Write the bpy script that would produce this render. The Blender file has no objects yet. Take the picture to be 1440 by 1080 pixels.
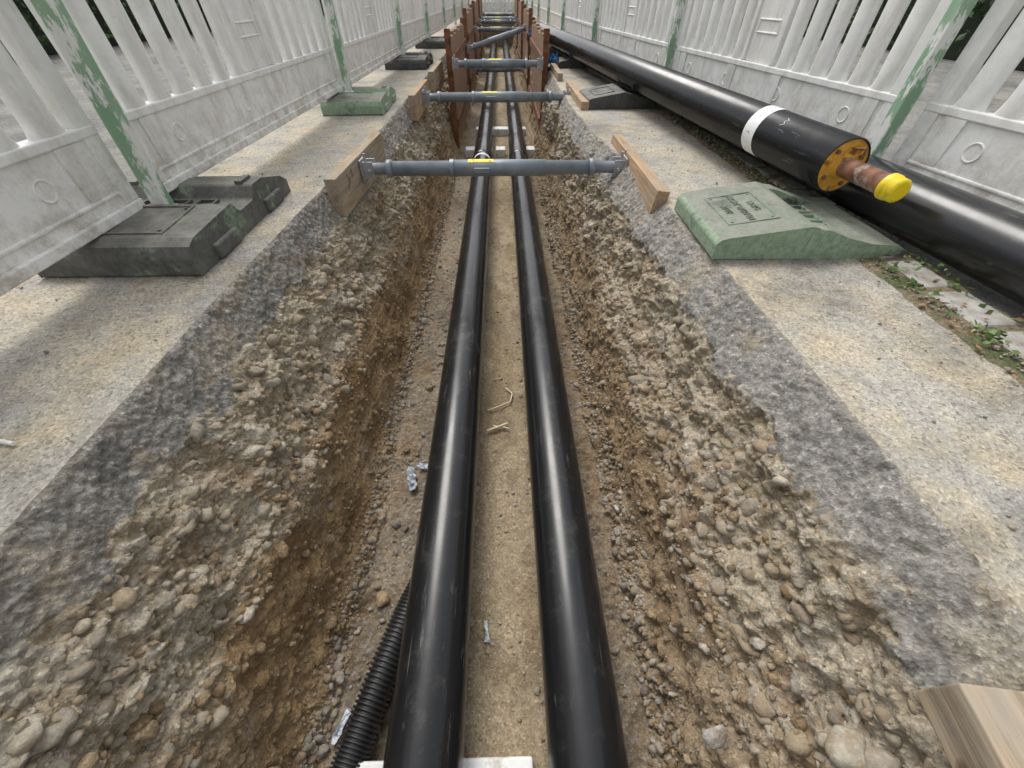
import bpy, bmesh, math, random
import numpy as np
from mathutils import Vector, Matrix
rng=np.random.default_rng(7); random.seed(7)
SC=bpy.context.scene
COL=SC.collection
R=math.radians

# ------------------------------------------------------------------ numpy noise
def hsh(ix,iy,s):
    n=(ix.astype(np.int64)*374761393+iy.astype(np.int64)*668265263+s*144269504)&0xffffffff
    n=((n^(n>>13))*1274126177)&0xffffffff
    n=n^(n>>16)
    return (n&0xffffff)/float(0xffffff)
def vn(x,y,s):
    x0=np.floor(x);y0=np.floor(y);fx=x-x0;fy=y-y0
    fx=fx*fx*fx*(fx*(fx*6-15)+10);fy=fy*fy*fy*(fy*(fy*6-15)+10)
    x0=x0.astype(np.int64);y0=y0.astype(np.int64)
    a=hsh(x0,y0,s);b=hsh(x0+1,y0,s);c=hsh(x0,y0+1,s);d=hsh(x0+1,y0+1,s)
    return ((a+(b-a)*fx)*(1-fy)+(c+(d-c)*fx)*fy)*2-1
def fbm(x,y,s,o=4,g=.5):
    t=0;a=1;n=0
    for i in range(o):
        t=t+a*vn(x*2**i+i*13.7,y*2**i+i*7.3,s+i*17);n+=a;a*=g
    return t/n
def wor(x,y,s,rmin,rmax,pres=1.0):
    x0=np.floor(x).astype(np.int64);y0=np.floor(y).astype(np.int64)
    H=np.zeros(x.shape);ID=np.zeros(x.shape)
    for i in (-1,0,1):
        for j in (-1,0,1):
            cx=x0+i;cy=y0+j
            px=cx+.1+.8*hsh(cx,cy,s);py=cy+.1+.8*hsh(cx,cy,s+1)
            r=rmin+(rmax-rmin)*hsh(cx,cy,s+2)
            an=hsh(cx,cy,s+3)*math.pi;st=.7+.5*hsh(cx,cy,s+5)
            dx=x-px;dy=y-py
            a=(dx*np.cos(an)+dy*np.sin(an))*st;b=(-dx*np.sin(an)+dy*np.cos(an))
            h=np.sqrt(np.clip(1-(a*a+b*b)/(r*r),0,1))*r
            h=np.where(hsh(cx,cy,s+4)<pres,h,0)
            m=h>H
            H=np.where(m,h,H);ID=np.where(m,hsh(cx,cy,s+6),ID)
    return H,ID
def sst(a,b,x):
    t=np.clip((x-a)/(b-a),0,1);return t*t*(3-2*t)

# ------------------------------------------------------------------ materials
def newmat(name):
    m=bpy.data.materials.new(name);m.use_nodes=True
    nt=m.node_tree;b=nt.nodes['Principled BSDF'];return m,nt,b
def nd(nt,t,**k):
    n=nt.nodes.new(t)
    for a,v in k.items():
        if a in n.inputs: n.inputs[a].default_value=v
        else: setattr(n,a,v)
    return n
def L(nt,a,b): nt.links.new(a,b)
def coords(nt,scale=(1,1,1),rot=(0,0,0)):
    tc=nd(nt,'ShaderNodeTexCoord');mp=nd(nt,'ShaderNodeMapping')
    mp.inputs['Scale'].default_value=scale;mp.inputs['Rotation'].default_value=rot
    L(nt,tc.outputs['Object'],mp.inputs['Vector']);return mp.outputs['Vector']
def noise(nt,vec,scale,detail=4,rough=.55):
    n=nd(nt,'ShaderNodeTexNoise',Scale=scale,Detail=detail,Roughness=rough);L(nt,vec,n.inputs['Vector']);return n.outputs['Fac']
def ramp(nt,fac,stops):
    r=nd(nt,'ShaderNodeValToRGB');e=r.color_ramp.elements
    while len(e)<len(stops): e.new(.5)
    for i,(p,c) in enumerate(stops):
        e[i].position=p;e[i].color=(c[0],c[1],c[2],1) if hasattr(c,'__len__') else (c,c,c,1)
    L(nt,fac,r.inputs['Fac']);return r.outputs['Color']
def mix(nt,f,a,b,mode='MIX'):
    m=nd(nt,'ShaderNodeMix',data_type='RGBA',blend_type=mode)
    for v,s in ((f,m.inputs[0]),(a,m.inputs[6]),(b,m.inputs[7])):
        if hasattr(v,'links'): L(nt,v,s)
        elif hasattr(v,'__len__'): s.default_value=(v[0],v[1],v[2],1)
        else: s.default_value=v
    return m.outputs[2]
def bump(nt,b,h,strength,dist,prev=None):
    n=nd(nt,'ShaderNodeBump',Strength=strength,Distance=dist);L(nt,h,n.inputs['Height'])
    if prev is not None: L(nt,prev,n.inputs['Normal'])
    L(nt,n.outputs['Normal'],b.inputs['Normal']);return n.outputs['Normal']
def generic(name,c1,c2,scale=8,rough=.6,metal=0,bs=.3,bd=.004,stretch=(1,1,1),c3=None,t3=(.62,.7),s3=3,detail=4,lo=.35,hi=.65,bscale=None):
    m,nt,b=newmat(name);v=coords(nt,stretch)
    n=noise(nt,v,scale,detail)
    c=ramp(nt,n,[(lo,c1),(hi,c2)])
    if c3:
        f=ramp(nt,noise(nt,v,s3,6,.65),[(t3[0],0),(t3[1],1)]);c=mix(nt,f,c,c3)
    L(nt,c,b.inputs['Base Color']);b.inputs['Roughness'].default_value=rough;b.inputs['Metallic'].default_value=metal
    bump(nt,b,noise(nt,v,bscale or scale*4,4),bs,bd)
    return m

def asphalt_mat(name,ca,cb,cd):
    m,nt,b=newmat(name);v=coords(nt)
    big=noise(nt,v,2.2,5,.6)
    c=ramp(nt,big,[(.38,ca),(.62,cb)])
    dust=ramp(nt,noise(nt,v,4.5,6,.7),[(.45,0),(.66,1)])
    c=mix(nt,dust,c,cd)
    vo=nd(nt,'ShaderNodeTexVoronoi',Scale=175);L(nt,v,vo.inputs['Vector'])
    sep=nd(nt,'ShaderNodeSeparateColor');L(nt,vo.outputs['Color'],sep.inputs[0])
    sp=ramp(nt,sep.outputs[0],[(0,.52),(.2,.85),(.7,1.03),(1,1.3)])
    c=mix(nt,.9,c,sp,'MULTIPLY')
    f2=ramp(nt,noise(nt,v,260,2,.7),[(.3,.75),(.7,1.22)])
    c=mix(nt,.8,c,f2,'MULTIPLY')
    st=ramp(nt,noise(nt,v,1.3,7,.7),[(.38,.64),(.48,.93),(.6,1.05)])
    c=mix(nt,1,c,st,'MULTIPLY')
    mt=ramp(nt,noise(nt,v,11,7,.75),[(.36,.72),(.5,1.0),(.64,1.1)])
    c=mix(nt,.8,c,mt,'MULTIPLY')
    L(nt,c,b.inputs['Base Color']);b.inputs['Roughness'].default_value=.92
    p=bump(nt,b,vo.outputs['Distance'],.4,.003)
    bump(nt,b,noise(nt,v,320,3,.7),.55,.0025,p)
    return m
M_ASP=asphalt_mat('asphalt_dusty',(.37,.355,.32),(.43,.40,.34),(.50,.425,.30))
M_ASPG=asphalt_mat('asphalt_grey',(.19,.19,.185),(.26,.255,.24),(.32,.30,.25))

def soil_mat(name,bs=.8):
    m,nt,b=newmat(name);v=coords(nt)
    at=nd(nt,'ShaderNodeAttribute',attribute_name='Col')
    f=ramp(nt,noise(nt,v,60,5,.7),[(.3,.72),(.7,1.27)])
    c=mix(nt,1,at.outputs['Color'],f,'MULTIPLY')
    vo=nd(nt,'ShaderNodeTexVoronoi',Scale=190);L(nt,v,vo.inputs['Vector'])
    sep=nd(nt,'ShaderNodeSeparateColor');L(nt,vo.outputs['Color'],sep.inputs[0])
    sp=ramp(nt,sep.outputs[0],[(0,.64),(.6,1.0),(.9,1.1),(1,1.55)])
    c=mix(nt,.8,c,sp,'MULTIPLY')
    L(nt,c,b.inputs['Base Color']);b.inputs['Roughness'].default_value=.95
    p=bump(nt,b,noise(nt,v,120,5,.75),bs,.006)
    bump(nt,b,vo.outputs['Distance'],.5,.003,p)
    return m
M_SOIL=soil_mat('soil')
def stone_mat():
    m,nt,b=newmat('pebble');v=coords(nt)
    at=nd(nt,'ShaderNodeAttribute',attribute_name='Col')
    f=ramp(nt,noise(nt,v,90,5,.65),[(.3,.66),(.7,1.22)])
    c=mix(nt,1,at.outputs['Color'],f,'MULTIPLY')
    mud=ramp(nt,noise(nt,v,38,5,.7),[(.47,0),(.60,.85)])
    c=mix(nt,mud,c,(.30,.235,.155))
    L(nt,c,b.inputs['Base Color']);b.inputs['Roughness'].default_value=.9
    bump(nt,b,noise(nt,v,150,5,.7),.7,.005);return m
M_STONE=stone_mat()

def pipe_mat():
    m,nt,b=newmat('black_pe');v=coords(nt,(1,.12,1));v1=coords(nt)
    base=ramp(nt,noise(nt,v,14,4),[(.35,(.009,.0098,.011)),(.7,(.016,.0167,.018))])
    scr=ramp(nt,noise(nt,v,60,6,.75),[(.59,0),(.68,1)])
    pat=ramp(nt,noise(nt,v1,3.5,3),[(.48,0),(.58,1)])
    f=mix(nt,1,scr,pat,'MULTIPLY')
    c=mix(nt,f,base,(.12,.118,.115))
    vl=coords(nt,(1,.02,1));sl=ramp(nt,noise(nt,vl,130,3,.7),[(.66,0),(.70,.8)])
    pat2=ramp(nt,noise(nt,v1,1.8,3),[(.5,0),(.6,1)])
    c=mix(nt,mix(nt,1,sl,pat2,'MULTIPLY'),c,(.16,.16,.16))
    geo=nd(nt,'ShaderNodeNewGeometry');sx=nd(nt,'ShaderNodeSeparateXYZ');L(nt,geo.outputs['Normal'],sx.inputs[0])
    up=ramp(nt,sx.outputs[2],[(.5,0),(1,.25)])
    du=ramp(nt,noise(nt,v1,9,6,.75),[(.54,0),(.72,1)])
    g=mix(nt,1,up,du,'MULTIPLY')
    c=mix(nt,g,c,(.16,.15,.135))
    L(nt,c,b.inputs['Base Color'])
    r=ramp(nt,noise(nt,v1,9,5),[(.3,.17),(.7,.30)]);L(nt,r,b.inputs['Roughness'])
    bump(nt,b,noise(nt,v,70,4),.04,.002)
    return m
M_PIPE=pipe_mat()
def plastic_mat():
    m,nt,b=newmat('barrier_plastic');v=coords(nt);vs=coords(nt,(1,1,.18))
    c=ramp(nt,noise(nt,v,2.5,5,.6),[(.35,(.83,.83,.80)),(.65,(.90,.90,.88))])
    st=ramp(nt,noise(nt,vs,16,6,.7),[(.50,0),(.72,.6)])
    c=mix(nt,st,c,(.52,.49,.40))
    tc=nd(nt,'ShaderNodeTexCoord');sx=nd(nt,'ShaderNodeSeparateXYZ');L(nt,tc.outputs['Object'],sx.inputs[0])
    low=ramp(nt,sx.outputs[2],[(.09,1.0),(.16,.7),(.36,.2)])
    gr=ramp(nt,noise(nt,v,14,7,.78),[(.42,0),(.62,.8)])
    g=mix(nt,1,low,gr,'MULTIPLY')
    c=mix(nt,g,c,(.34,.29,.21))
    sc=ramp(nt,noise(nt,coords(nt,(1,.3,1),(.3,0,0)),60,5,.8),[(.66,0),(.70,.6)])
    c=mix(nt,sc,c,(.27,.27,.25))
    L(nt,c,b.inputs['Base Color']);b.inputs['Roughness'].default_value=.42
    bump(nt,b,noise(nt,v,22,4),.15,.004);return m
M_WHITE=plastic_mat()
def post_mat():
    m,nt,b=newmat('green_post_paint');v=coords(nt,(1,1,.35))
    c=ramp(nt,noise(nt,v,12,4),[(.35,(.22,.38,.24)),(.65,(.32,.47,.32))])
    tc=nd(nt,'ShaderNodeTexCoord');sx=nd(nt,'ShaderNodeSeparateXYZ');L(nt,tc.outputs['Object'],sx.inputs[0])
    n=noise(nt,v,15,7,.75)
    ad=nd(nt,'ShaderNodeMath',operation='MULTIPLY_ADD');L(nt,sx.outputs[2],ad.inputs[0]);ad.inputs[1].default_value=-.14;L(nt,n,ad.inputs[2])
    f=ramp(nt,ad.outputs[0],[(.44,0),(.47,1)])
    c=mix(nt,f,c,(.76,.76,.72))
    d=ramp(nt,noise(nt,v,50,6,.8),[(.60,0),(.68,.6)]);c=mix(nt,d,c,(.2,.19,.15))
    L(nt,c,b.inputs['Base Color']);b.inputs['Roughness'].default_value=.5
    bump(nt,b,noise(nt,v,60,4),.3,.002);return m
M_GPOST=post_mat()
def foot_mat(name,ca,cb,green,amt,topdark=0,dust=.65):
    m,nt,b=newmat(name);v=coords(nt)
    c=ramp(nt,noise(nt,v,9,5,.7),[(.35,ca),(.65,cb)])
    f=ramp(nt,noise(nt,v,5,7,.72),[(amt,0),(amt+.07,1)])
    geo=nd(nt,'ShaderNodeNewGeometry');sx=nd(nt,'ShaderNodeSeparateXYZ');L(nt,geo.outputs['Normal'],sx.inputs[0])
    tp=ramp(nt,sx.outputs[2],[(.75,1),(.93,1-topdark)])
    c=mix(nt,mix(nt,1,f,tp,'MULTIPLY'),c,green)
    sp=ramp(nt,noise(nt,v,60,6,.75),[(.35,.7),(.65,1.25)]);c=mix(nt,1,c,sp,'MULTIPLY')
    up=ramp(nt,sx.outputs[2],[(.6,0),(1,dust)])
    du=ramp(nt,noise(nt,v,11,7,.75),[(.38,.15),(.68,1)])
    c=mix(nt,mix(nt,1,up,du,'MULTIPLY'),c,(.31,.295,.25))
    L(nt,c,b.inputs['Base Color']);b.inputs['Roughness'].default_value=.75
    bump(nt,b,noise(nt,v,45,6,.7),.5,.004);return m
M_FOOTG=foot_mat('foot_green',(.08,.085,.075),(.14,.145,.13),(.27,.36,.25),.40,.65,.75)
M_FOOTM=foot_mat('foot_worn',(.07,.07,.066),(.13,.13,.12),(.20,.27,.18),.57,.4,.7)
M_FOOTK=foot_mat('foot_dark',(.045,.047,.045),(.10,.10,.095),(.14,.18,.14),.62)
M_STEEL=generic('strut_steel',(.19,.225,.26),(.28,.315,.35),12,.42,.2,.3,.001,c3=(.16,.12,.09),t3=(.60,.72),s3=14)
M_GALV=generic('galvanised',(.30,.31,.32),(.44,.45,.46),25,.5,.3,.3,.001,c3=(.14,.09,.05),t3=(.6,.7),s3=20)
M_YEL=generic('yellow_sticker',(.78,.66,.03),(.85,.74,.05),30,.5,0,.05,.001,c3=(.12,.11,.06),t3=(.60,.62),s3=90,detail=1)
M_YCAP=generic('yellow_cap',(.80,.60,.012),(.9,.7,.02),10,.4,0,.05,.001,c3=(.5,.35,.03),t3=(.6,.75),s3=25)
M_RUST=generic('rust',(.11,.045,.022),(.26,.115,.055),18,.85,.1,.6,.003,c3=(.05,.03,.02),s3=6)
M_PSTEEL=generic('pipe_rust',(.14,.06,.035),(.30,.15,.09),24,.75,.2,.6,.003,c3=(.35,.30,.26),t3=(.54,.62),s3=16)
M_FOAM=generic('pu_foam',(.62,.30,.035),(.82,.46,.07),30,.9,0,.8,.006,c3=(.25,.09,.02),t3=(.54,.64),s3=22)
M_XPS=generic('white_foam',(.75,.75,.73),(.82,.82,.8),40,.9,0,.5,.002,c3=(.4,.35,.27),t3=(.52,.68),s3=15)
M_LABEL=generic('white_label',(.76,.77,.78),(.82,.83,.84),20,.5,0,.02,.001,c3=(.3,.3,.3),t3=(.60,.61),s3=60,detail=1)
def wood_mat(name,c1,c2,ax,c3=(.08,.05,.03)):
    st=[1,1,1];st[ax]=.07
    m,nt,b=newmat(name);v=coords(nt,tuple(st));v1=coords(nt)
    c=ramp(nt,noise(nt,v,70,5,.65),[(.34,c1),(.66,c2)])
    f=ramp(nt,noise(nt,v,16,6,.65),[(.55,0),(.72,1)]);c=mix(nt,f,c,c3)
    d=ramp(nt,noise(nt,v1,9,6,.7),[(.45,0),(.7,.7)]);c=mix(nt,d,c,(.33,.30,.25))
    k=ramp(nt,noise(nt,v1,14,2,.5),[(.66,0),(.72,.8)]);c=mix(nt,k,c,(.12,.07,.04))
    L(nt,c,b.inputs['Base Color']);b.inputs['Roughness'].default_value=.85
    bump(nt,b,noise(nt,v,120,5),.6,.003);return m
M_WOOD=wood_mat('timber',(.26,.19,.12),(.48,.38,.26),1)
M_WOODO=wood_mat('timber_orange',(.34,.21,.12),(.52,.36,.22),1)
M_SHEET=wood_mat('shoring_wood',(.20,.10,.05),(.38,.22,.12),2)
M_CORR=generic('conduit_black',(.012,.012,.013),(.03,.03,.03),8,.42,0,.1,.001,c3=(.12,.1,.07),t3=(.6,.75),s3=12)
M_GRAN=generic('granite',(.30,.29,.27),(.46,.44,.40),40,.85,0,.5,.004,c3=(.16,.13,.08),t3=(.5,.65),s3=10)
M_BLUE=generic('blue_cloth',(.03,.10,.25),(.08,.22,.42),20,.7)
M_FILM=generic('plastic_film',(.55,.60,.66),(.75,.78,.8),30,.3,0,.6,.005,c3=(.15,.2,.25),t3=(.55,.62),s3=18)
M_STICK=generic('pale_wood',(.6,.52,.36),(.75,.68,.52),30,.8)
M_LEAF=generic('leaf',(.035,.075,.02),(.09,.15,.04),1.5,.6,0,.1,.001,c3=(.02,.04,.012),t3=(.45,.6),s3=4)
M_WEED=generic('weed_leaf',(.06,.12,.03),(.13,.2,.06),20,.6,0,.1,.001,c3=(.2,.11,.04),t3=(.55,.6),s3=14)
M_DRY=generic('dry_leaf',(.20,.10,.04),(.36,.22,.10),20,.8)
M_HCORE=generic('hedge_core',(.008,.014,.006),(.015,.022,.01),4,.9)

# ------------------------------------------------------------------ mesh helpers
def link(o,parent=None):
    COL.objects.link(o)
    if parent: o.parent=parent
    return o
def empty(name):
    e=bpy.data.objects.new(name,None);e.empty_display_size=.1;return link(e)
def fastmesh(name,V,F,mat,col=None,smooth=True,parent=None):
    me=bpy.data.meshes.new(name);V=np.asarray(V,dtype=np.float32);F=np.asarray(F,dtype=np.int32);k=F.shape[1]
    me.vertices.add(len(V));me.vertices.foreach_set('co',V.ravel())
    me.loops.add(F.size);me.loops.foreach_set('vertex_index',F.ravel())
    me.polygons.add(len(F));me.polygons.foreach_set('loop_start',np.arange(0,F.size,k,dtype=np.int32))
    me.update(calc_edges=True)
    me.polygons.foreach_set('use_smooth',np.full(len(F),smooth))
    if col is not None:
        a=me.color_attributes.new('Col','FLOAT_COLOR','POINT')
        a.data.foreach_set('color',np.concatenate([col,np.ones((len(col),1))],1).astype(np.float32).ravel())
    me.materials.append(mat);me.update()
    o=bpy.data.objects.new(name,me);return link(o,parent)
def gridmesh(name,P,mat,col=None,smooth=True,parent=None):
    r,c=P.shape[:2];i=np.arange(r*c).reshape(r,c)
    F=np.stack([i[:-1,:-1],i[:-1,1:],i[1:,1:],i[1:,:-1]],-1).reshape(-1,4)
    return fastmesh(name,P.reshape(-1,3),F,mat,None if col is None else col.reshape(-1,3),smooth,parent)
class MB:
    def __init__(s): s.v=[];s.f=[];s.m=[];s.sm=[]
    def add(s,vs,fs,mi=0,sm=False,M=None):
        b=len(s.v)
        for p in vs:
            p=Vector(p)
            if M: p=M@p
            s.v.append(tuple(p))
        for f in fs: s.f.append([b+i for i in f]);s.m.append(mi);s.sm.append(sm)
    def box(s,x0,x1,y0,y1,z0,z1,mi=0,M=None):
        s.add([(x0,y0,z0),(x1,y0,z0),(x1,y1,z0),(x0,y1,z0),(x0,y0,z1),(x1,y0,z1),(x1,y1,z1),(x0,y1,z1)],
              [(0,3,2,1),(4,5,6,7),(0,1,5,4),(1,2,6,5),(2,3,7,6),(3,0,4,7)],mi,False,M)
    def tube(s,a,b,prof,n=24,mi=0,M=None,cap=True):
        a=Vector(a);b=Vector(b);d=(b-a);ln=d.length;d.normalize()
        u=d.orthogonal().normalized();w=d.cross(u)
        vs=[];fs=[]
        for (t,r) in prof:
            for k in range(n):
                an=2*math.pi*k/n;vs.append(a+d*t+(u*math.cos(an)+w*math.sin(an))*r)
        for i in range(len(prof)-1):
            for k in range(n):
                k2=(k+1)%n;fs.append((i*n+k,i*n+k2,(i+1)*n+k2,(i+1)*n+k))
        s.add(vs,fs,mi,True,M)
        if cap:
            s.add(vs[:n],[tuple(range(n))[::-1]],mi,False,M);s.add(vs[-n:],[tuple(range(n))],mi,False,M)
    def extr(s,poly,ax,a,b,mi=0,M=None,sm=False):
        def mk(p,t):
            q=[0,0,0];o=[i for i in range(3) if i!=ax];q[o[0]]=p[0];q[o[1]]=p[1];q[ax]=t;return q
        n=len(poly);vs=[mk(p,a) for p in poly]+[mk(p,b) for p in poly]
        s.add(vs,[(i,(i+1)%n,n+(i+1)%n,n+i) for i in range(n)],mi,sm,M)
        s.add(vs,[tuple(range(n))[::-1],tuple(range(n,2*n))],mi,False,M)
    def obj(s,name,mats,parent=None,bevel=0,seg=2):
        me=bpy.data.meshes.new(name);me.from_pydata(s.v,[],s.f)
        for m in mats: me.materials.append(m)
        me.polygons.foreach_set('material_index',s.m);me.polygons.foreach_set('use_smooth',s.sm)
        me.update()
        bm=bmesh.new();bm.from_mesh(me);bmesh.ops.recalc_face_normals(bm,faces=bm.faces[:]);bm.to_mesh(me);bm.free()
        o=bpy.data.objects.new(name,me);link(o,parent)
        if bevel:
            md=o.modifiers.new('b','BEVEL');md.width=bevel;md.segments=seg;md.limit_method='ANGLE';md.angle_limit=R(35);md.harden_normals=False
        return o

# ------------------------------------------------------------------ trench cross-section grid
Y=np.concatenate([np.arange(-1.5,-.25,.04),np.arange(-.25,2.4,.005),np.arange(2.4,5.5,.013),np.arange(5.5,17.4,.06)])
nr=len(Y)
def n1(sc,s,o=3): return fbm(Y/sc,Y*0+.5,s,o)
xl=-.83+.06*sst(.8,3,Y)+.010*n1(.5,1)+.006*n1(.06,2)
xr=.725-.185*sst(.6,3.8,Y)+.016*n1(.4,3)+.008*n1(.07,4)
Z0=-.74
K=np.zeros((nr,12,2))
def setk(i,x,z): K[:,i,0]=x;K[:,i,1]=z
setk(0,-1.72,0)
setk(1,xl,-.002)
setk(2,xl+.058+.012*n1(.15,5),-.13+.02*n1(.3,6)+.014*n1(.05,6))
setk(3,-.605+.03*n1(.6,7)+.015*n1(.12,8),-.375+.03*n1(.5,9)+.01*n1(.08,9))
setk(4,-.535+.015*n1(.5,10),-.67)
setk(5,-.475+.02*n1(.3,11),Z0)
setk(6,.36+.02*n1(.3,12),Z0)
setk(7,.415+.02*n1(.4,13),-.67+.02*n1(.3,14))
setk(8,.475+.02*n1(.5,15)+.015*n1(.1,16),-.42+.03*n1(.5,17))
off=.105-.05*sst(1,4,Y)
setk(9,xr-off+.02*n1(.15,18)+.010*n1(.04,18),-.115+.02*n1(.3,19)+.014*n1(.06,20))
setk(10,xr,-.002)
setk(11,1.18,0)
cnt=[30,30,84,66,14,150,14,46,80,32,30]
q=np.concatenate([i+np.arange(c)/c for i,c in enumerate(cnt)]+[[11.]])
qi=np.minimum(q.astype(int),10);qf=q-qi
qf=np.where(qi==0,1-(1-qf)**1.8,np.where(qi==10,qf**1.8,qf))
P2=K[:,qi]*(1-qf)[None,:,None]+K[:,qi+1]*qf[None,:,None]
X=P2[:,:,0];Zp=P2[:,:,1]
iA,iB=cnt[0]+cnt[1],len(q)-1-cnt[10]-cnt[9]
ker=np.exp(-np.linspace(-2,2,13)**2);ker/=ker.sum()
for A in (X,Zp):
    S=sum(w*np.roll(A,k-6,axis=1) for k,w in enumerate(ker))
    A[:,iA+7:iB-7]=S[:,iA+7:iB-7]
T=np.stack([np.gradient(X,axis=1),np.gradient(Zp,axis=1)],-1)
T/=np.linalg.norm(T,axis=2,keepdims=True)+1e-9
Nx,Nz=-T[:,:,1],T[:,:,0]
S=np.concatenate([[0],np.cumsum(np.hypot(np.diff(X.mean(0)),np.diff(Zp.mean(0))))])
U=np.broadcast_to(S[None,:],X.shape).copy();V=np.broadcast_to(Y[:,None],X.shape).copy()
U+=.02*fbm(V/.3,U/.3,31,2)
qq=q[None,:]+.18*fbm(U/.12,V/.12,41,4)+.12*fbm(U/.02,V/.02,44,2)
def zone(a,b,w=.05): return sst(a-w,a+w,qq)*(1-sst(b-w,b+w,qq))
q0=np.broadcast_to(q[None,:],X.shape)
z_top=(q0<1.0)|(q0>=10.0)
z_cut=((q0>=1)&(qq<2.0))|((q0<10)&(qq>=9.0)&(q0>5))
gl=zone(2,3,.12)*(q0>1);gr=zone(8,9,.12)
g=np.clip(gl+gr,0,1)
lo=np.clip(zone(3,5,.12)+zone(6,8,.12),0,1)
fl=zone(5,6,.08)
hA,idA=wor(U/.055,V/.055,101,.2,.5,.4)
hB,idB=wor(U/.030,V/.030,111,.22,.55,.65)
hC,idC=wor(U/.016,V/.016,121,.3,.6,.9)
lowf=fbm(U/.22,V/.28,51,4);mid=fbm(U/.05,V/.05,61,4);fine=fbm(U/.013,V/.013,71,3)
rid=1-2*np.abs(fbm(U/.085,V/.11,55,4));rid2=1-2*np.abs(fbm(U/.03,V/.035,57,3))
dA=hA*.055*.72;dB=hB*.030*.85;dC=hC*.016*.9
patch=sst(-.3,.25,fbm(U/.16,V/.2,77,3)+.05)
pA=dA*patch;pB=dB*patch
peb=np.maximum(np.maximum(pA,pB),dC)
pid=np.where((pA>=pB)&(pA>=dC),idA,np.where(pB>=dC,idB,idC))
d_g=.046*lowf+.021*mid+.017*rid+.007*rid2+peb*.9+.005*fine-.018
rough=sst(.9,-.1,V)
gro=fbm(V/.5,U/.012,81,3)
d_l=.022*lowf+(.005+.010*rough+.007*(q0>5))*mid*1.6+.012*rid*(rough+.6*(q0>5))+.005*gro*(1-rough)+.003*fine+.5*dC*sst(0,.3,mid)+.45*dB*sst(.15,.4,fbm(U/.1,V/.1,88,2))
xc=X+0
path=sst(-.13,-.09,xc)*(1-sst(.07,.11,xc))
d_f=.009*lowf+.0035*mid*(1.7-path)+(.8*dC+.5*dB*sst(.1,.4,mid))*(1-.85*path)*.9+.0015*fine
hD,idD=wor(U/.011,V/.011,131,.3,.6,.8)
dD=hD*.011
d_c=.006*mid+.004*fine+.003*fbm((U*2+V)/.02,(U-V*.4)/.09,91,3)+.25*dC+.55*dD+.003*rid2
edge=np.minimum(sst(1.0,1.08,q0),1-sst(9.92,10.0,q0))
d_t=.0012*mid+.0025*lowf
wsum=g+lo+fl+1e-6
D=(g*d_g+lo*d_l+fl*d_f)/np.maximum(wsum,1)
D=np.where(z_cut,d_c*edge,D)
D=np.where(z_top,0,D)
X=X+Nx*D;Zp=Zp+Nz*D
Zp=np.where(z_top,Zp+d_t*np.minimum(1,np.abs(np.where(q0<5,1-q0,q0-10))*12),Zp)
X=X+np.where((g>.3)&~z_cut,.012*fbm(U/.05,V/.05,95,3),0)
P=np.stack([X,V*0+Y[:,None]+np.where(z_top|z_cut,0,.010*fine*g),Zp],-1)
def C(r,g_,b): return np.array([r,g_,b])[None,None,:]
def lerp(a,b,t): return a+(b-a)*t[...,None]
cg=lerp(C(.33,.265,.175),C(.45,.385,.285),sst(-.3,.3,fbm(U/.09,V/.09,201,4)))
cg=lerp(cg,C(.26,.175,.095),sst(.04,.42,fbm(U/.2,V/.25,205,3)+.2*(qq-2.6)*(q0<5)+.25*(8.4-qq)*(q0>5))*.78)
st=lerp(C(.32,.30,.26),C(.55,.51,.44),pid)
cg=lerp(cg,st,np.clip(sst(.003,.010,peb),0,1)*.5)
cl=lerp(C(.20,.125,.058),C(.35,.24,.122),sst(-.35,.35,fbm(U/.07,V/.15,211,5)))
cl=lerp(cl,C(.38,.31,.215),sst(.05,.4,fbm(U/.2,V/.3,214,4))*.6)
cl=lerp(cl,C(.25,.195,.13),np.where(q0>5,.4,0.)*np.ones_like(X))
cf=lerp(C(.21,.165,.11),C(.32,.255,.175),sst(-.3,.3,fbm(U/.1,V/.15,221,5)))
cf=lerp(cf,lerp(C(.17,.155,.14),C(.43,.40,.36),pid),sst(.002,.006,dC)*.5)
cp=lerp(C(.30,.23,.135),C(.40,.32,.21),sst(-.3,.3,fbm(U/.12,V/.3,231,4)))
cp=lerp(cp,C(.22,.165,.10),sst(.05,.35,fbm(U/.06,V/.10,233,4))*.6)
cf=lerp(cf,cp,path*.9)
cc=lerp(C(.21,.20,.18),C(.33,.31,.275),sst(-.4,.4,fbm(U/.03,V/.04,241,5)))
cc=lerp(cc,C(.40,.35,.265),sst(.0,.4,fbm(U/.15,V/.2,244,4)+.3*np.where(q0<5,1.4-q0,q0-9.6))*.65)
cc=lerp(cc,C(.33,.26,.17),sst(.1,.5,fbm(U/.06,V/.08,246,4)+.35*np.where(q0<5,qq-1.75,9.25-qq))*.6)
cc=lerp(cc,lerp(C(.12,.12,.12),C(.52,.50,.46),idD),sst(.0015,.004,dD)*.5)
col=(g[...,None]*cg+lo[...,None]*cl+fl[...,None]*cf)/np.maximum(wsum,1e-3)[...,None]
col=np.where((wsum<.05)[...,None],cg,col)
col=np.where(z_cut[...,None],cc,col)
c0=cnt[0];c1=c0+cnt[1];n_=len(q)-1;c3=n_-cnt[10];c2=c3-cnt[9]
road=empty('asphalt_road')
gridmesh('road_surface',P[:,:c0+1],M_ASP,parent=road)
gridmesh('road_surface_verge_side',P[:,c3:],M_ASP,parent=road)
gridmesh('trench',P[:,c0:c3+1],M_SOIL,col[:,c0:c3+1])
mb=MB();mb.box(-1.0,.8,17.3,17.5,-.8,-.01);mb.box(-1.0,.8,-1.7,-1.45,-.8,-.01)
mb.obj('trench_end_wall',[generic('end_soil',(.2,.15,.09),(.3,.24,.16),8,.95,0,1,.02)])

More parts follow.
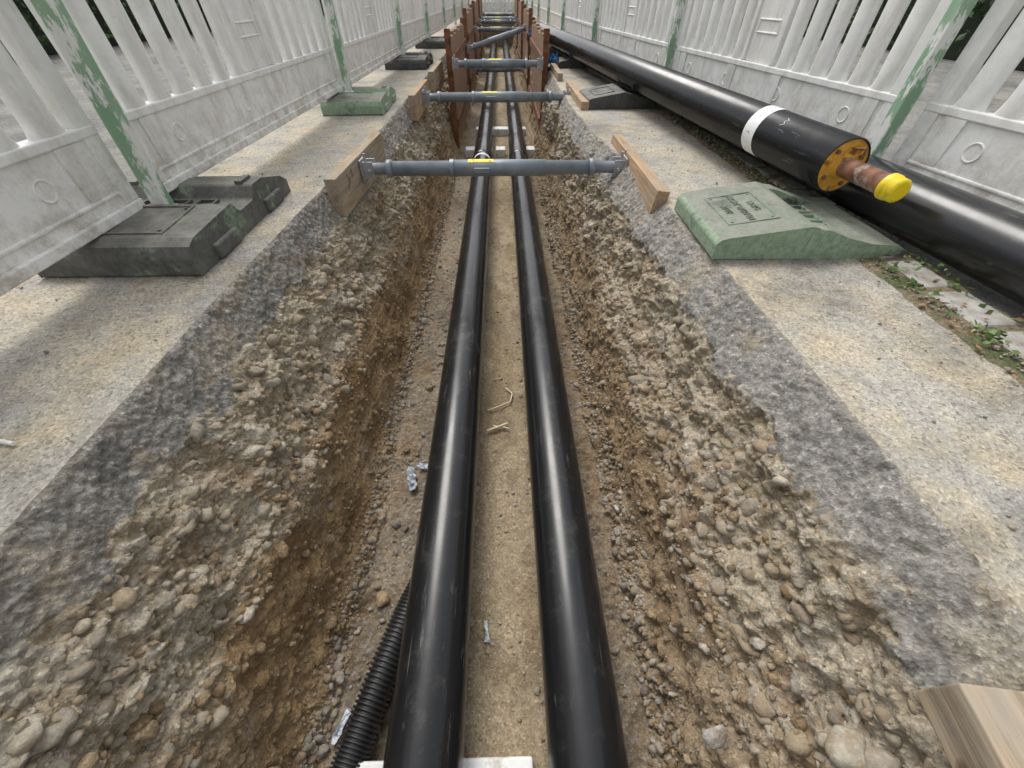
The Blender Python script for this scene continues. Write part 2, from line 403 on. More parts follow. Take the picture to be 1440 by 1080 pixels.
# ------------------------------------------------------------------ ground sheets
mb=MB();zz=-.008;E=80
mb.add([(-E,-E,zz),(-1.66,-E,zz),(-1.66,E,zz),(-E,E,zz)],[(0,1,2,3)])
mb.add([(1.12,-E,zz),(E,-E,zz),(E,E,zz),(1.12,E,zz)],[(0,1,2,3)])
mb.add([(-1.66,-E,zz),(1.12,-E,zz),(1.12,-1.48,zz),(-1.66,-1.48,zz)],[(0,1,2,3)])
mb.add([(-1.66,17.36,zz),(1.12,17.36,zz),(1.12,E,zz),(-1.66,E,zz)],[(0,1,2,3)])
mb.obj('ground',[M_ASPG])
# ------------------------------------------------------------------ pebbles
def templates(sub,nv,rough):
    out=[]
    for k in range(nv):
        bm=bmesh.new();bmesh.ops.create_icosphere(bm,subdivisions=sub,radius=1)
        v=np.array([p.co[:] for p in bm.verts]);f=np.array([[x.index for x in p.verts] for p in bm.faces]);bm.free()
        o=rng.uniform(0,50)
        d=1+rough*(vn(v[:,0]*1.3+o,v[:,1]*1.3+v[:,2]*2.1,5+k)+.5*vn(v[:,2]*2.7+o,v[:,0]*2.7-v[:,1]*2,9+k))
        for _ in range(6):
            nrm=rng.normal(0,1,3);nrm/=np.linalg.norm(nrm);h=rng.uniform(.55,.92)
            w=v*d[:,None];dd=w@nrm;ex=np.clip(dd-h,0,None);w=w-ex[:,None]*nrm*.9;d=np.linalg.norm(w,axis=1)
        out.append((v*d[:,None]*1.08,f))
    return out
T2=templates(3,10,.22);T1=templates(2,12,.28);T0=templates(1,6,.2)
def stones(name,cen,rad,colr,tmpl,parent=None,flat=.7,mat=None):
    Vs=[];Fs=[];Cs=[];b=0;n=len(cen);var=rng.integers(0,len(tmpl),n)
    for k,(v,f) in enumerate(tmpl):
        idx=np.where(var==k)[0];m=len(idx)
        if m==0: continue
        sc=np.stack([rng.uniform(.8,1.4,m),rng.uniform(.7,1.1,m),rng.uniform(flat-.2,flat+.2,m)],1)*rad[idx,None]
        a=rng.uniform(0,2*np.pi,(m,2));tl=rng.normal(0,.5,m)
        vv=v[None]*sc[:,None,:]
        ca,sa=np.cos(a[:,0])[:,None],np.sin(a[:,0])[:,None]
        x,y,z=vv[...,0]*ca-vv[...,1]*sa,vv[...,0]*sa+vv[...,1]*ca,vv[...,2]
        ct,s_=np.cos(tl)[:,None],np.sin(tl)[:,None]
        y,z=y*ct-z*s_,y*s_+z*ct
        w=np.stack([x,y,z],-1)+cen[idx][:,None,:]
        Vs.append(w.reshape(-1,3));Cs.append(np.repeat(colr[idx],len(v),0))
        Fs.append((f[None]+(np.arange(m)*len(v))[:,None,None]+b).reshape(-1,3));b+=m*len(v)
    return fastmesh(name,np.concatenate(Vs),np.concatenate(Fs),mat or M_STONE,np.concatenate(Cs),True,parent)
def stonecol(n,dusty=.5,base=(.38,.31,.215)):
    t=rng.random((n,1));c=np.array([.22,.215,.20])*(1-t)+np.array([.52,.50,.45])*t
    k=rng.random(n)
    c[k<.06]=[.66,.65,.61];c[(k>.07)&(k<.13)]=[.11,.11,.115];c[(k>.14)&(k<.18)]=[.26,.14,.09];c[(k>.19)&(k<.3)]=[.40,.31,.20]
    return c*(1-dusty)+np.array(base)*dusty*rng.uniform(.75,1.2,(n,1))
def sample(n,ya,yb,qa,qb,pw=1.4):
    ys=ya+(yb-ya)*rng.random(n)**pw
    r=np.clip(np.searchsorted(Y,ys),0,nr-1);cq=rng.uniform(qa,qb,n);c=np.clip(np.searchsorted(q,cq),0,len(q)-1)
    return P[r,c],np.stack([Nx[r,c],0*ys,Nz[r,c]],-1)
grav=empty('gravel')
for (qa,qb,n) in ((2.05,3.15,4300),(7.75,8.95,3900)):
    p,nn=sample(n,-.2,5.6,qa,qb)
    r=np.clip(rng.lognormal(math.log(.0052),.6,n),.002,.021)
    stones('wall_pebbles',p+nn*(r*rng.uniform(-.8,.05,n))[:,None],r,stonecol(n,.7),T1,grav)
for (qa,qb,n) in ((2.1,3.0,60),(7.8,8.9,55)):
    p,nn=sample(n,-.1,4,qa,qb);r=rng.uniform(.013,.030,n)
    stones('wall_cobbles',p-nn*(r*.45)[:,None],r,stonecol(n,.5),T2,grav)
for (qa,qb,n) in ((4.3,5.42,7500),(5.64,7.2,8000),(3.1,4.5,700),(7.0,8.0,1400)):
    p,nn=sample(n,-.2,5.2,qa,qb,1.2)
    r=np.clip(rng.lognormal(math.log(.0033),.6,n),.0015,.015)
    stones('floor_pebbles',p+nn*(r*.05)[:,None],r,stonecol(n,.5,(.26,.20,.135)),T1 if n>5000 else T0,grav)
n=520;p,nn=sample(n,-.1,4,5.42,5.62,1.2);r=np.clip(rng.lognormal(math.log(.0026),.5,n),.0013,.010)
stones('path_pebbles',p+nn*(r*.2)[:,None],r,stonecol(n,.5),T1,grav)
n=80;p,nn=sample(n,-.1,4,4.6,5.3,1.2);p2,nn2=sample(n,-.1,4,5.75,6.8,1.2)
p=np.concatenate([p,p2]);r=rng.uniform(.007,.016,2*n);stones('floor_cobbles',p+np.array([[0,0,.004]]),r,stonecol(2*n,.15),T2,grav)
n=8000;pa,na=sample(n//2,-.2,5,2.5,4.9);pb,nb=sample(n//2,-.2,5,6.2,8.7)
p=np.concatenate([pa,pb]);nn=np.concatenate([na,nb]);r=np.clip(rng.lognormal(math.log(.0048),.55,len(p)),.002,.022)
t=rng.random((len(p),1));cc_=np.array([.22,.145,.075])*(1-t)+np.array([.38,.29,.18])*t
stones('soil_clods',p+nn*(r*-.1)[:,None],r,cc_,T1,grav,mat=M_SOIL)
n=700;ys=rng.uniform(0.1,5,n);sd=rng.random(n)<.5
xs=np.where(sd,rng.uniform(-1.5,-.86,n),rng.uniform(.78,1.15,n));r=np.clip(rng.lognormal(math.log(.0018),.55,n),.001,.007)
stones('road_grit',np.stack([xs,ys,r*.5],1),r,stonecol(n,.3),T0,grav)
stones('loose_stone',np.array([[-.40,.37,-.725],[.395,.02,-.40],[-.31,.52,-.735],[.5,.0,-.17]]),np.array([.020,.020,.011,.028]),np.array([[.42,.30,.17],[.45,.43,.38],[.6,.6,.57],[.42,.38,.30]]),T2,grav)

# ------------------------------------------------------------------ pipes
def muff(mb,a,b,r): mb.tube(a,b,[(0,r*.9),(.01,r*1.02),(.05,r*1.08),((Vector(b)-Vector(a)).length-.05,r*1.08),((Vector(b)-Vector(a)).length-.01,r*1.02),((Vector(b)-Vector(a)).length,r*.9)],48,0)
def ring(mb,o,d,t0,t1,r,a0,a1,mi,n=40):
    u=d.cross(Vector((0,0,1))).normalized();w=u.cross(d);vs=[];fs=[]
    for t in (t0,t1):
        for k in range(n+1):
            an=a0+(a1-a0)*k/n;vs.append(o+d*t+(u*math.cos(an)+w*math.sin(an))*r)
    for k in range(n): fs.append((k,k+1,n+2+k,n+1+k))
    mb.add(vs,fs,mi,True)
ZP=-.58;RP=.088
for xx in (-.196,.169):
    mb=MB();mb.tube((xx,-1.45,ZP),(xx,16.9,ZP),[(0,RP),(18.35,RP)],72,0)
    muff(mb,(xx,4.3,ZP),(xx,5.0,ZP),RP);muff(mb,(xx,11,ZP),(xx,11.7,ZP),RP)
    if xx<0: ring(mb,Vector((xx,4.2,ZP)),Vector((0,1,0)),0,.05,RP+.0015,R(30),R(150),1)
    mb.obj('heating_pipe',[M_PIPE,M_LABEL])
def axis(x0,y0,z0,x1,y1,z1): return Vector((x0,y0,z0)),Vector((x1,y1,z1))
a,b=axis(1.195,1.46,.188,.60,7.6,.198)
d=(b-a).normalized();ln=(b-a).length
mb=MB();n=64
mb.tube(a,b,[(0,RP-.003),(.003,RP),(ln,RP)],72,0,cap=False)
mb.tube(a+d*.006,a+d*.03,[(0,RP*.94),(.024,RP*.94)],48,1)
mb.tube(a,b,[(0,RP-.003),(.0,RP*.94),(.03,RP*.94)],72,0,cap=False)
mb.tube(b,b-d*.03,[(0.001,RP-.004),(.03,RP-.004)],48,1)
mb.tube(a-d*.24,a+d*.01,[(0,.030),(.25,.030)],32,2)
mb.tube(a-d*.01,a+d*.008,[(0,.034),(.018,.042)],32,1)
mb.tube(a-d*.245,a-d*.195,[(0,.026),(.002,.031),(.006,.0345),(.03,.0352),(.034,.038),(.05,.038)],32,3)
side=d.cross(Vector((0,0,1))).normalized()
for (ax_,az) in ((.052,.028),(-.045,.045),(.03,-.058),(-.05,-.035),(.06,-.02)):
    p=a+side*ax_+Vector((0,0,az));mb.tube(p-d*.002,p+d*.012,[(0,.007),(.014,.007)],14,2)
p=a+Vector((0,0,.055))
mb.tube(p,p-d*.05+Vector((0,0,.01)),[(0,.004),(.05,.004)],10,2)
mb.tube(p-d*.05+Vector((0,0,.01)),p-d*.055+Vector((0,0,-.02)),[(0,.004),(.03,.004)],10,2)
ring(mb,a,d,.42,.50,RP+.0012,R(20),R(260),4)
u=d.cross(Vector((0,0,1))).normalized();w=u.cross(d)
def onp(t,an): return a+d*t+(u*math.cos(an)+w*math.sin(an))*(RP+.001)
pts=[onp(.30+x,R(128)+y) for x,y in ((.015,.18),(.0,.1),(.012,.0),(.0,-.12),(.018,-.2))]
for i in range(4): mb.tube(pts[i],pts[i+1],[(0,.0012),((pts[i+1]-pts[i]).length,.0012)],6,4)
mb.obj('heating_pipe',[M_PIPE,M_FOAM,M_PSTEEL,M_YCAP,M_LABEL])
a2,b2=axis(1.475,.42,.104,.75,7.9,.104);d2=(b2-a2).normalized()
mb=MB();ln=(b2-a2).length
a3=a2-d2*1.0
mb.tube(a3,b2,[(0,RP),(ln+1.0,RP)],72,0)
ring(mb,a2,d2,.27,.41,RP+.0012,R(60),R(300),1)
mb.obj('heating_pipe',[M_PIPE,M_LABEL])

# corrugated conduit
cp_=[Vector((-.46,-.55,-.69)),Vector((-.42,-.15,-.69)),Vector((-.375,.08,-.69)),Vector((-.30,.34,-.695)),Vector((-.22,.52,-.70))]
def cr(p,t):
    n=len(p)-1;s=min(t*n,n-1e-6);i=int(s);f=s-i
    P0=p[max(i-1,0)];P1=p[i];P2_=p[i+1];P3=p[min(i+2,n)]
    return .5*((2*P1)+(P2_-P0)*f+(2*P0-5*P1+4*P2_-P3)*f*f+(3*P1-P0-3*P2_+P3)*f**3)
NS=760;nn_=36;Vc=np.zeros((NS,nn_+1,3))
for i in range(NS):
    t=i/(NS-1);p=cr(cp_,t);tg=(cr(cp_,min(t+.002,1))-cr(cp_,max(t-.002,0))).normalized()
    u=tg.cross(Vector((0,0,1))).normalized();w=u.cross(tg);ph=(i%8)/8
    r=.043 if ph<.5 else .036
    for k in range(nn_+1):
        an=2*math.pi*k/nn_;Vc[i,k]=p+(u*math.cos(an)+w*math.sin(an))*r
gridmesh('corrugated_conduit',Vc,M_CORR)
for (xa,xb,ya,yb) in ((-.385,.05,-.16,.005),(-.34,.32,5.95,6.1)):
    mb=MB();mb.box(xa,xb,ya,yb,-.745,ZP-RP+.004);mb.obj('foam_support_block',[M_XPS],bevel=.006)
mb=MB();mb.box(-.42,-.30,5.0,5.15,-.745,-.66);mb.box(-.07,.04,5.0,5.15,-.745,-.66);mb.box(.28,.38,5.0,5.15,-.745,-.66);mb.obj('foam_support_block',[M_XPS],bevel=.006)

# ------------------------------------------------------------------ struts
def strut(xa,xb,y,z,dy=0,dz=0,r=.034,sticker=True):
    a=Vector((xa,y,z));b=Vector((xb,y+dy,z+dz));ln=(b-a).length;d=(b-a).normalized()
    e=empty('trench_strut');mb=MB()
    mb.tube(a,b,[(.03,r*.8),(.12,r*.8),(.121,r),(ln*.33,r),(ln*.331,r*1.12),(ln*.70,r*1.12),(ln*.701,r*.98),(ln-.17,r*.98),(ln-.169,r*.8),(ln-.03,r*.8)],28,0)
    for t in (.115,ln-.18): mb.tube(a+d*t,a+d*(t+.03),[(0,r*1.05),(.004,r*1.2),(.026,r*1.2),(.03,r*1.05)],28,0)
    mb.tube(a+d*ln*.33,a+d*(ln*.33+.02),[(0,r*1.22),(.02,r*1.22)],28,0)
    mb.obj('tube',[M_STEEL],e)
    mb=MB()
    for (p,s) in ((a,1),(b,-1)):
        mb.box(p.x-.006 if s>0 else p.x-.004,p.x+.004 if s>0 else p.x+.006,p.y-.05,p.y+.05,p.z-.05,p.z+.05)
        for o in (-.03,.03):
            mb.box(min(p.x,p.x+s*.055),max(p.x,p.x+s*.055),p.y+o-.004,p.y+o+.004,p.z-.038,p.z+.04)
        mb.tube(p+Vector((s*.035,-.055,0)),p+Vector((s*.035,.055,0)),[(0,.009),(.11,.009)],12)
        mb.tube(p+Vector((s*.02,-.02,.03)),p+Vector((s*.02,-.02,.075)),[(0,.007),(.045,.007)],10)
    mb.obj('end_bracket',[M_GALV],e,bevel=.002)
    if sticker:
        m=MB();u0=ln*.40
        ring(m,a,d,u0,u0+.13,r*1.12+.0015,R(55),R(140),0,20);m.obj('sticker',[M_YEL],e)
        m=MB();m.box(a.x+u0+.03,a.x+u0+.11,y-r*1.35,y-r*1.05,z-.012,z+.012);m.obj('lock_plate',[M_STEEL],e,bevel=.003)
    return e
strut(-.705,.625,2.18,-.02)
strut(-.655,.585,4.05,-.02)
strut(-.485,.43,5.12,.09)
strut(-.47,.41,6.6,-.42,sticker=False)
strut(-.47,.41,8.6,-.35,sticker=False)
strut(-.47,.41,7.4,.02,dy=.8,dz=.18,sticker=False)
strut(-.47,.41,9.8,.1)
strut(-.47,.41,11.8,.12);strut(-.47,.41,13.6,.1);strut(-.47,.41,15.3,.12)
def timber(x0,x1,y0,y1,z0,z1,mat=None,rz=0,ry=0):
    mb=MB();cx,cy,cz=(x0+x1)/2,(y0+y1)/2,(z0+z1)/2
    mb.box(x0-cx,x1-cx,y0-cy,y1-cy,z0-cz,z1-cz);o=mb.obj('timber_board',[mat or M_WOOD],bevel=.0025)
    o.location=(cx,cy,cz);o.rotation_euler=(0,R(ry),R(rz));return o
timber(-.765,-.712,1.82,2.62,-.12,.045,rz=-2)
timber(.630,.685,1.66,2.56,-.135,.04,M_WOODO,rz=0,ry=6)
timber(-.715,-.662,3.66,4.42,-.11,.055,M_WOODO)
timber(.587,.645,3.42,4.35,-.12,.05,M_WOODO)
timber(-.70,-.65,4.75,5.6,-.08,.07);timber(.55,.60,4.7,5.5,-.08,.06)
timber(.510,.78,-.6,.040,-.055,.02,M_WOOD,rz=-8)
def shoring(xc,y0,y1,s,top):
    e=empty('trench_shoring_panel');mb=MB();y=y0
    while y<y1-.05:
        w=.2;mb.box(xc-.02,xc+.02,y+.003,y+w-.003,-.74,top+random.uniform(-.03,.03));y+=w
    mb.obj('planks',[M_SHEET],e,bevel=.004)
    mb=MB()
    for yy in (y0-.045,y1+.005):
        mb.box(xc-.03,xc+.03,yy,yy+.04,-.76,top+.05)
    for z in (-.45,.1): mb.box(xc+s*.022-.02*(s<0)-.0,xc+s*.022+.02*(s>0)+.002,y0,y1,z-.04,z+.04)
    mb.obj('steel_frame',[M_RUST],e,bevel=.004)
for (ya,yb,t) in ((5.25,7.45,.30),(8.1,10.1,.38),(10.9,12.9,.42),(13.7,15.7,.42)):
    shoring(-.53,ya,yb,1,t);shoring(.47,ya,yb,-1,t)

# ------------------------------------------------------------------ barrier feet
PROF=[(0,0),(0,.055),(.018,.08),(.05,.092),(.27,.102),(.30,.066),(.395,.066),(.43,.105),(.50,.105),(.63,.07),(.67,.045),(.67,0)]
PROFR=[(0,0),(0,.055),(.012,.070),(.04,.078),(.31,.118),(.34,.112),(.37,.060),(.50,.045),(.56,.055),(.64,.05),(.70,.03),(.70,0)]
def foot(x,y,rot,mat,mat2,txt=True,sc=1.0,prof=PROF):
    e=empty('barrier_foot');e.location=(x,y,.001);e.rotation_euler=(0,0,R(rot));e.scale=(sc,sc,sc)
    W=.225
    mb=MB()
    mb.extr(prof,1,-W,W,0)
    if prof is PROF:
        mb.box(.10,.235,-W-.012,W+.012,0,.045,0);mb.box(.45,.58,-W-.012,W+.012,0,.045,0)
    else:
        for (v0,v1) in ((-W-.002,-W+.06),(W-.06,W+.002)):
            mb.extr([(.32,.02),(.32,.112),(.38,.105),(.46,.078),(.56,.056),(.66,.05),(.68,.02)],1,v0,v1,0)
    mb.obj('body',[mat],e,bevel=.008,seg=3)
    mb=MB()
    def zt(u): return float(np.interp(u,[p[0] for p in prof[1:11]],[p[1] for p in prof[1:11]]))
    for (u0,u1,v0,v1) in ((.07,.078,-.13,.13),(.242,.25,-.13,.13)):
        z=zt((u0+u1)/2);mb.box(u0,u1,v0,v1,z-.004,z+.004)
    for v in (-.13,.122):
        z0_,z1_=zt(.07),zt(.25)
        mb.add([(.078,v,z0_-.004),(.242,v,z1_-.004),(.242,v+.008,z1_-.004),(.078,v+.008,z0_-.004),(.078,v,z0_+.004),(.242,v,z1_+.004),(.242,v+.008,z1_+.004),(.078,v+.008,z0_+.004)],
              [(0,3,2,1),(4,5,6,7),(0,1,5,4),(1,2,6,5),(2,3,7,6),(3,0,4,7)])
    if prof is PROF:
        for v in (-.19,.165): mb.box(.432,.50,v,v+.025,.10,.115)
    for (u,v) in ((.09,-.11),(.23,-.11),(.09,.11),(.23,.11)): 
        z=zt(u);mb.tube((u,v,z-.003),(u,v,z+.004),[(0,.005),(.007,.0045)],10)
    mb.obj('raised_frame',[mat],e,bevel=.0015)
    mb=MB();zs=zt(.35) if prof is PROF else .050
    du=0 if prof is PROF else .11
    for v in (-.09,0,.09):
        for (p,q_,r_,s_) in ((.315,.322,v-.032,v+.032),(.373,.38,v-.032,v+.032),(.322,.373,v-.032,v-.025),(.322,.373,v+.025,v+.032)):
            mb.box(p+du,q_+du,r_,s_,zs-.01,zs+.010)
    mb.obj('post_sockets',[mat2],e,bevel=.002)
    if txt:
        tl=math.degrees(math.atan2(zt(.30)-zt(.05),.25))
        for k,t in enumerate(('BITTE','NICHT WERFEN','28 KG')):
            cu=bpy.data.curves.new('lettering','FONT');cu.body=t;cu.size=.032;cu.extrude=.0025;cu.align_x='CENTER'
            o=bpy.data.objects.new('lettering',cu);cu.materials.append(mat);link(o,e)
            u=.098+.05*k;o.location=(u,0,zt(u)+.002);o.rotation_euler=(R(tl),0,R(-90))
    return e
foot(-1.175,1.09,90,M_FOOTM,M_FOOTK,False,1.08)
foot(.685,1.365,-1,M_FOOTG,M_FOOTG,True,.90,PROFR)
foot(-1.045,3.28,92,M_FOOTG,M_FOOTK,False,.93)
foot(.63,3.62,2,M_FOOTK,M_FOOTK,False,.85,PROFR)
foot(-1.05,5.5,90,M_FOOTK,M_FOOTK,False);foot(.66,5.75,0,M_FOOTK,M_FOOTK,False,.8,PROFR)
foot(-1.05,7.7,90,M_FOOTK,M_FOOTK,False)
foot(-1.165,-1.1,90,M_FOOTK,M_FOOTK,False)

# ------------------------------------------------------------------ barriers
def barrier(pa,pb,s,lean=0):
    pa=Vector((pa[0],pa[1],0));pb=Vector((pb[0],pb[1],0));u=(pb-pa);Ln=u.length;u.normalize();nrm=Vector((-u.y,u.x,0))*s
    M=Matrix(((u.x,nrm.x,0,pa.x),(u.y,nrm.y,0,pa.y),(0,0,1,0),(0,0,0,1)))@Matrix.Rotation(R(lean),4,'X')
    e=empty('plastic_barrier')
    a0,a1=.03,Ln-.03
    mb=MB()
    mb.box(a0,a1,-.016,.016,.135,.335)
    mb.box(a0,a1,-.028,.028,.105,.137)
    mb.box(a0,a1,-.024,.024,.318,.345)
    mb.box(a0,a1,-.020,.020,.165,.178)
    mb.box(a0,a0+.06,-.022,.022,.137,1.0);mb.box(a1-.06,a1,-.022,.022,.137,1.0)
    mb.box(a0,a1,-.026,.026,.93,1.02)
    mid_=Ln/2
    mb.box(mid_-.13,mid_+.13,-.012,.012,.345,.93)
    for k in range(2):
        zz_=.46+k*.25
        for (x0,x1,z0,z1) in ((-.09,.09,zz_,zz_+.009),(-.09,.09,zz_+.05,zz_+.059),(-.09,-.081,zz_+.009,zz_+.05),(.081,.09,zz_+.009,zz_+.05)):
            mb.box(mid_+x0,mid_+x1,-.017,.017,z0,z1)
    for uu in (mid_-.145,mid_+.115): mb.box(uu,uu+.03,-.022,.022,.345,.93)
    mb.obj('panel',[M_WHITE],e,bevel=.005).matrix_world=M
    mb=MB();pts=[]
    prof=[(.040*math.copysign(abs(math.cos(t))**.8,math.cos(t)),.023*math.copysign(abs(math.sin(t))**.7,math.sin(t))) for t in [2*math.pi*k/20 for k in range(20)]]
    for (sa,sb) in ((a0+.06,mid_-.145),(mid_+.145,a1-.06)):
        w=sb-sa;k=6;pt=w/k
        for i in range(k):
            c=sa+pt*(i+.5);vs=[];n=len(prof)
            zs=[(.335,1.45),(.36,1.12),(.39,1.0),(.89,1.0),(.915,1.2),(.935,1.45)]
            for (z,f) in zs:
                for (x_,y_) in prof: vs.append((c+x_*f,y_*(.9 if f>1.3 else 1),z))
            fs=[(j*n+t,j*n+(t+1)%n,(j+1)*n+(t+1)%n,(j+1)*n+t) for j in range(len(zs)-1) for t in range(n)]
            mb.add(vs,fs,0,True)
            if i in (0,5):
                mb.add([(c-.03,-.018,.18),(c+.03,-.018,.18),(c+.03,.018,.18),(c-.03,.018,.18),(c-.036,-.0225,.318),(c+.036,-.0225,.318),(c+.036,.0225,.318),(c-.036,.0225,.318)],
                   [(0,3,2,1),(4,5,6,7),(0,1,5,4),(1,2,6,5),(2,3,7,6),(3,0,4,7)])
    mb.obj('slats',[M_WHITE],e).matrix_world=M
    mb=MB()
    for fr in (.12,.37,.63,.88):
        c=a0+(a1-a0)*fr;n=24;vs=[];fs=[]
        for (r_,y_) in ((.030,.0155),(.0285,.019),(.0265,.019),(.022,.0162)):
            for k in range(n):
                t=2*math.pi*k/n
                vs.append((c+r_*math.cos(t),y_,.245+r_*math.sin(t)))
        for j in range(3):
            for k in range(n): fs.append((j*n+k,j*n+(k+1)%n,(j+1)*n+(k+1)%n,(j+1)*n+k))
        mb.add(vs,fs,0,True)
    mb.obj('round_recesses',[M_WHITE],e).matrix_world=M
    return e
def post(x,y,lx=0,ly=0,mat=None):
    mb=MB();mb.box(-.023,.023,-.023,.023,-.01,1.0);mb.box(-.028,.028,-.028,.028,.99,1.02);mb.box(-.029,.029,-.029,.029,-.03,.02)
    o=mb.obj('barrier_post',[M_GPOST],bevel=.004);o.location=(x,y,.07);o.rotation_euler=(R(lx),R(ly),0)
LP=[(-1.25,-.85),(-1.235,1.42),(-1.185,3.62),(-1.16,5.82),(-1.14,8.0),(-1.1,10.2),(-1.08,12.4),(-1.05,14.6),(-1.0,16.8)]
for i in range(len(LP)-1):
    barrier((LP[i][0],LP[i][1]+.02),(LP[i+1][0],LP[i+1][1]-.02),-1,random.uniform(-1.5,1.5))
for i,(x,y) in enumerate(LP): post(x+.045,y,0,3.0 if i==1 else random.uniform(-1,1))
RPp=[(1.80,-.4),(1.52,1.68),(1.28,3.64),(1.10,5.8),(1.0,8.0),(.98,10.2),(.95,12.4),(.93,14.6),(.9,16.8)]
for i in range(len(RPp)-1):
    barrier((RPp[i][0],RPp[i][1]+.02),(RPp[i+1][0],RPp[i+1][1]-.02),1,random.uniform(-1.5,1.5))
for i,(x,y) in enumerate(RPp): post(x-.05,y,0,random.uniform(-1,1))
barrier((-1.0,17.6),(.95,17.6),-1)

# ------------------------------------------------------------------ curb + verge
e=empty('stone_curb');mb=MB();y=-1.0
while y<16:
    l=random.uniform(.13,.2);w=random.uniform(.10,.13)
    M=Matrix.Translation((1.285+random.uniform(-.01,.01),y+l/2,-.02))@Matrix.Rotation(R(random.uniform(-4,4)),4,'Z')@Matrix.Rotation(R(random.uniform(-3,3)),4,'Y')
    mb.box(-w/2,w/2,-l/2+.006,l/2-.006,-.05,.030,0,M);y+=l
mb.obj('stones',[M_GRAN],e,bevel=.016,seg=3)
yy=np.arange(-1,16,.03);xx_=np.linspace(1.15,1.36,12)
GX,GY=np.meshgrid(xx_,yy);GX[:,0]+=.03*fbm(GY[:,0]/.1,GY[:,0]*0,305,3);GZ=.004+.006*fbm(GX/.05,GY/.05,301,4);GZ[:,0]=-.002
cv=np.zeros(GX.shape+(3,))+np.array([.22,.175,.11]);cv=cv+(np.array([.10,.12,.05])-cv)*sst(.1,.4,fbm(GX/.08,GY/.1,303,3))[...,None]
gridmesh('soil_verge',np.stack([GX,GY,GZ],-1),M_SOIL,cv)
n=1500;stones('verge_grit',np.stack([rng.normal(1.2,.025,n),rng.uniform(0,5,n),np.full(n,.008)],1),np.clip(rng.lognormal(math.log(.003),.5,n),.0015,.01),stonecol(n,.5),T0,grav)
def leaves(name,cen,size,mat,up=.0,parent=None):
    n=len(cen);base=np.array([[-.5,0,0],[0,-.32,.05],[.5,0,0],[0,.32,.05]])
    A=rng.normal(0,1,(n,3));A[:,2]*=1-up;A/=np.linalg.norm(A,axis=1,keepdims=True)
    B=rng.normal(0,1,(n,3));B[:,2]*=1-up;B-=A*(A*B).sum(1,keepdims=True);B/=np.linalg.norm(B,axis=1,keepdims=True);Cc=np.cross(A,B)
    s=size[:,None,None]
    Vv=(base[None,:,0,None]*A[:,None]+base[None,:,1,None]*B[:,None]+base[None,:,2,None]*Cc[:,None])*s+cen[:,None]
    F=np.arange(4*n).reshape(n,4)
    return fastmesh(name,Vv.reshape(-1,3),F,mat,None,False,parent)
n=1500;cl_=rng.uniform(.2,6,60)
ii=rng.integers(0,60,n);c=np.stack([1.20+rng.normal(0,.022,n)+rng.choice([0,.13],n),cl_[ii]+rng.normal(0,.045,n),.012+np.abs(rng.normal(0,.012,n))],1)
leaves('weeds',c,rng.uniform(.010,.028,n),M_WEED,.5)
n=150;c=np.stack([rng.normal(1.2,.05,n),rng.uniform(.4,5,n),rng.uniform(.012,.02,n)],1)
leaves('fallen_leaves',c,rng.uniform(.015,.035,n),M_DRY,.85)
def hedge(x,y0,y1,h):
    e=empty('hedge');mb=MB()
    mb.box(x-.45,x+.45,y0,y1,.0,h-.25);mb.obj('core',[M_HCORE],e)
    n=int((y1-y0)*900);c=np.stack([rng.uniform(x-.7,x+.7,n),rng.uniform(y0-.2,y1+.2,n),rng.uniform(.02,1,n)**.8*h],1)
    b=.12*fbm(c[:,1]/.6,c[:,2]/.4,400,3);sgn=np.where(rng.random(n)<.5,-1,1)
    face=rng.random(n)<.8;c[:,0]=np.where(face,x+sgn*(.55+b*2+rng.normal(0,.07,n)),c[:,0]);c[:,2]=np.where(face,c[:,2],h-.1+b*2+rng.normal(0,.06,n))
    leaves('foliage',c,rng.uniform(.06,.12,n),M_LEAF,0,e)
hedge(-6.6,-2,26,1.7);hedge(6.2,-2,26,1.7)
# ------------------------------------------------------------------ small litter
def crumple(name,x,y,z,w,l,mat,amp=.02,seed=1,rz=0):
    gx,gy=np.meshgrid(np.linspace(-w,w,22),np.linspace(-l,l,26))
    zz=np.abs(fbm(gx/.02+seed*5,gy/.02,seed,3))*amp*1.6+.3*amp
    bx=gx+.6*amp*fbm(gx/.03,gy/.03,seed+9,2);by=gy+.6*amp*fbm(gx/.03+7,gy/.03,seed+3,2)
    k=.55+.45*np.abs(fbm(gy/.03,gy*0+.3,seed+4,2));bx=bx*k
    ca,sa=math.cos(rz),math.sin(rz)
    gridmesh(name,np.stack([x+bx*ca-by*sa,y+bx*sa+by*ca,z+zz],-1),mat,smooth=False)
crumple('plastic_film_scrap',-.375,.80,-.73,.025,.05,M_FILM,.02,3,.3)
crumple('plastic_film_scrap',-.32,.85,-.73,.02,.035,M_FILM,.018,5,1.2)
crumple('plastic_film_scrap',-.07,.28,-.735,.010,.03,M_FILM,.012,7,.2)
crumple('plastic_film_scrap',-.445,.07,-.73,.012,.035,M_FILM,.012,8,-.3)
crumple('blue_cloth',.56,5.6,.02,.1,.16,M_BLUE,.08,9,0);crumple('blue_cloth',.52,7.9,.1,.12,.16,M_BLUE,.1,11,0)
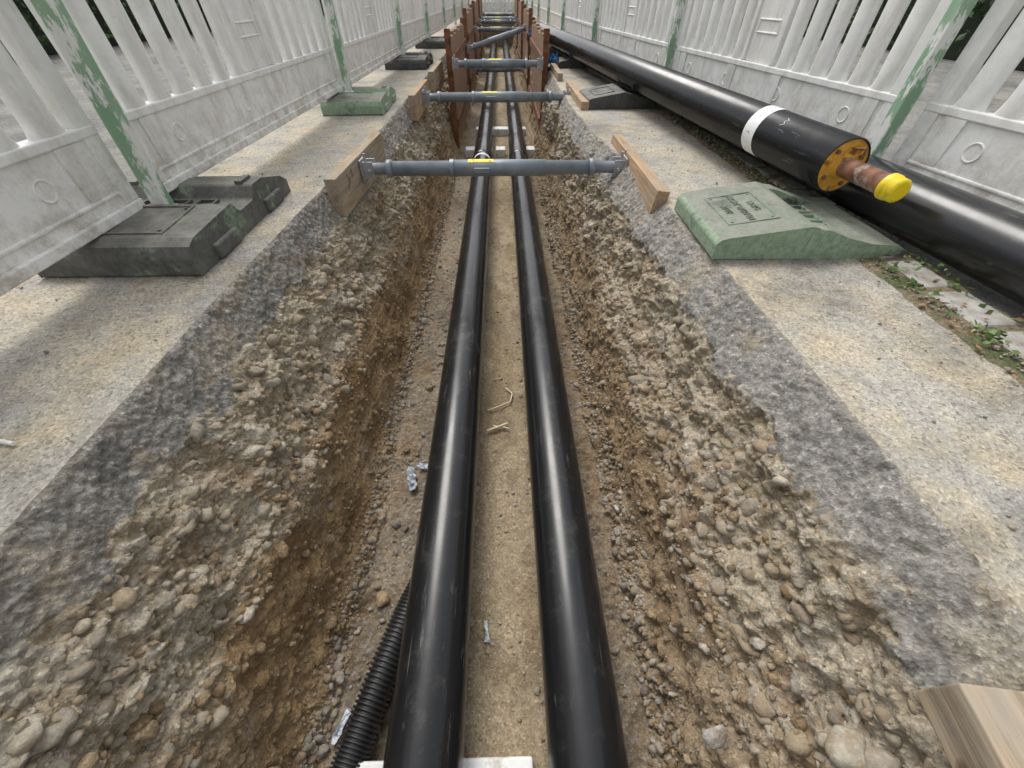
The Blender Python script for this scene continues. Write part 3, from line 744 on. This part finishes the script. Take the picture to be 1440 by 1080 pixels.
def stick(name,pts,r,mat):
    mb=MB()
    for i in range(len(pts)-1):
        a=Vector(pts[i]);b=Vector(pts[i+1]);mb.tube(a,b,[(0,r),((b-a).length,r*.9)],8)
    mb.obj(name,[mat])
stick('wood_splinter',[(-.085,1.03,-.728),(-.03,1.05,-.722),(.005,1.07,-.728)],.006,M_STICK)
stick('wood_splinter',[(-.06,1.06,-.73),(.0,1.045,-.727),(.01,1.04,-.727)],.004,M_STICK)
stick('string',[(-.085,1.15,-.73),(-.03,1.17,-.725),(.02,1.20,-.728),(.03,1.25,-.728),(.0,1.29,-.728)],.0035,M_STICK)
stick('twig',[(-1.005,.47,.006),(-.955,.46,.006)],.005,M_XPS)

# ------------------------------------------------------------------ camera, light
cam=bpy.data.cameras.new('Camera');co=bpy.data.objects.new('Camera',cam);link(co)
cam.sensor_width=36;cam.lens=13.525;cam.clip_start=.02;cam.clip_end=500
co.location=(0,0,.62);co.rotation_euler=(R(90-45.7),0,R(-1.33))
SC.camera=co
w=bpy.data.worlds.new('World');SC.world=w;w.use_nodes=True;nt=w.node_tree
bg=nt.nodes['Background'];sk=nt.nodes.new('ShaderNodeTexSky');sk.sky_type='NISHITA';sk.sun_disc=False
EL,AZ=58,-25
sk.sun_elevation=R(EL);sk.sun_rotation=R(AZ);sk.dust_density=3;sk.air_density=1
hs=nt.nodes.new('ShaderNodeHueSaturation');hs.inputs['Saturation'].default_value=.15;hs.inputs['Value'].default_value=1.45
nt.links.new(sk.outputs[0],hs.inputs['Color']);nt.links.new(hs.outputs[0],bg.inputs['Color']);bg.inputs['Strength'].default_value=.15
sl=bpy.data.lights.new('Sun','SUN');sl.energy=1.5;sl.angle=R(25);sl.color=(1,.96,.9)
so=bpy.data.objects.new('Sun',sl);link(so)
dv=Vector((math.sin(R(AZ))*math.cos(R(EL)),math.cos(R(AZ))*math.cos(R(EL)),math.sin(R(EL))))
so.rotation_euler=dv.to_track_quat('Z','Y').to_euler()
SC.view_settings.view_transform='Standard';SC.view_settings.look='None';SC.view_settings.exposure=0
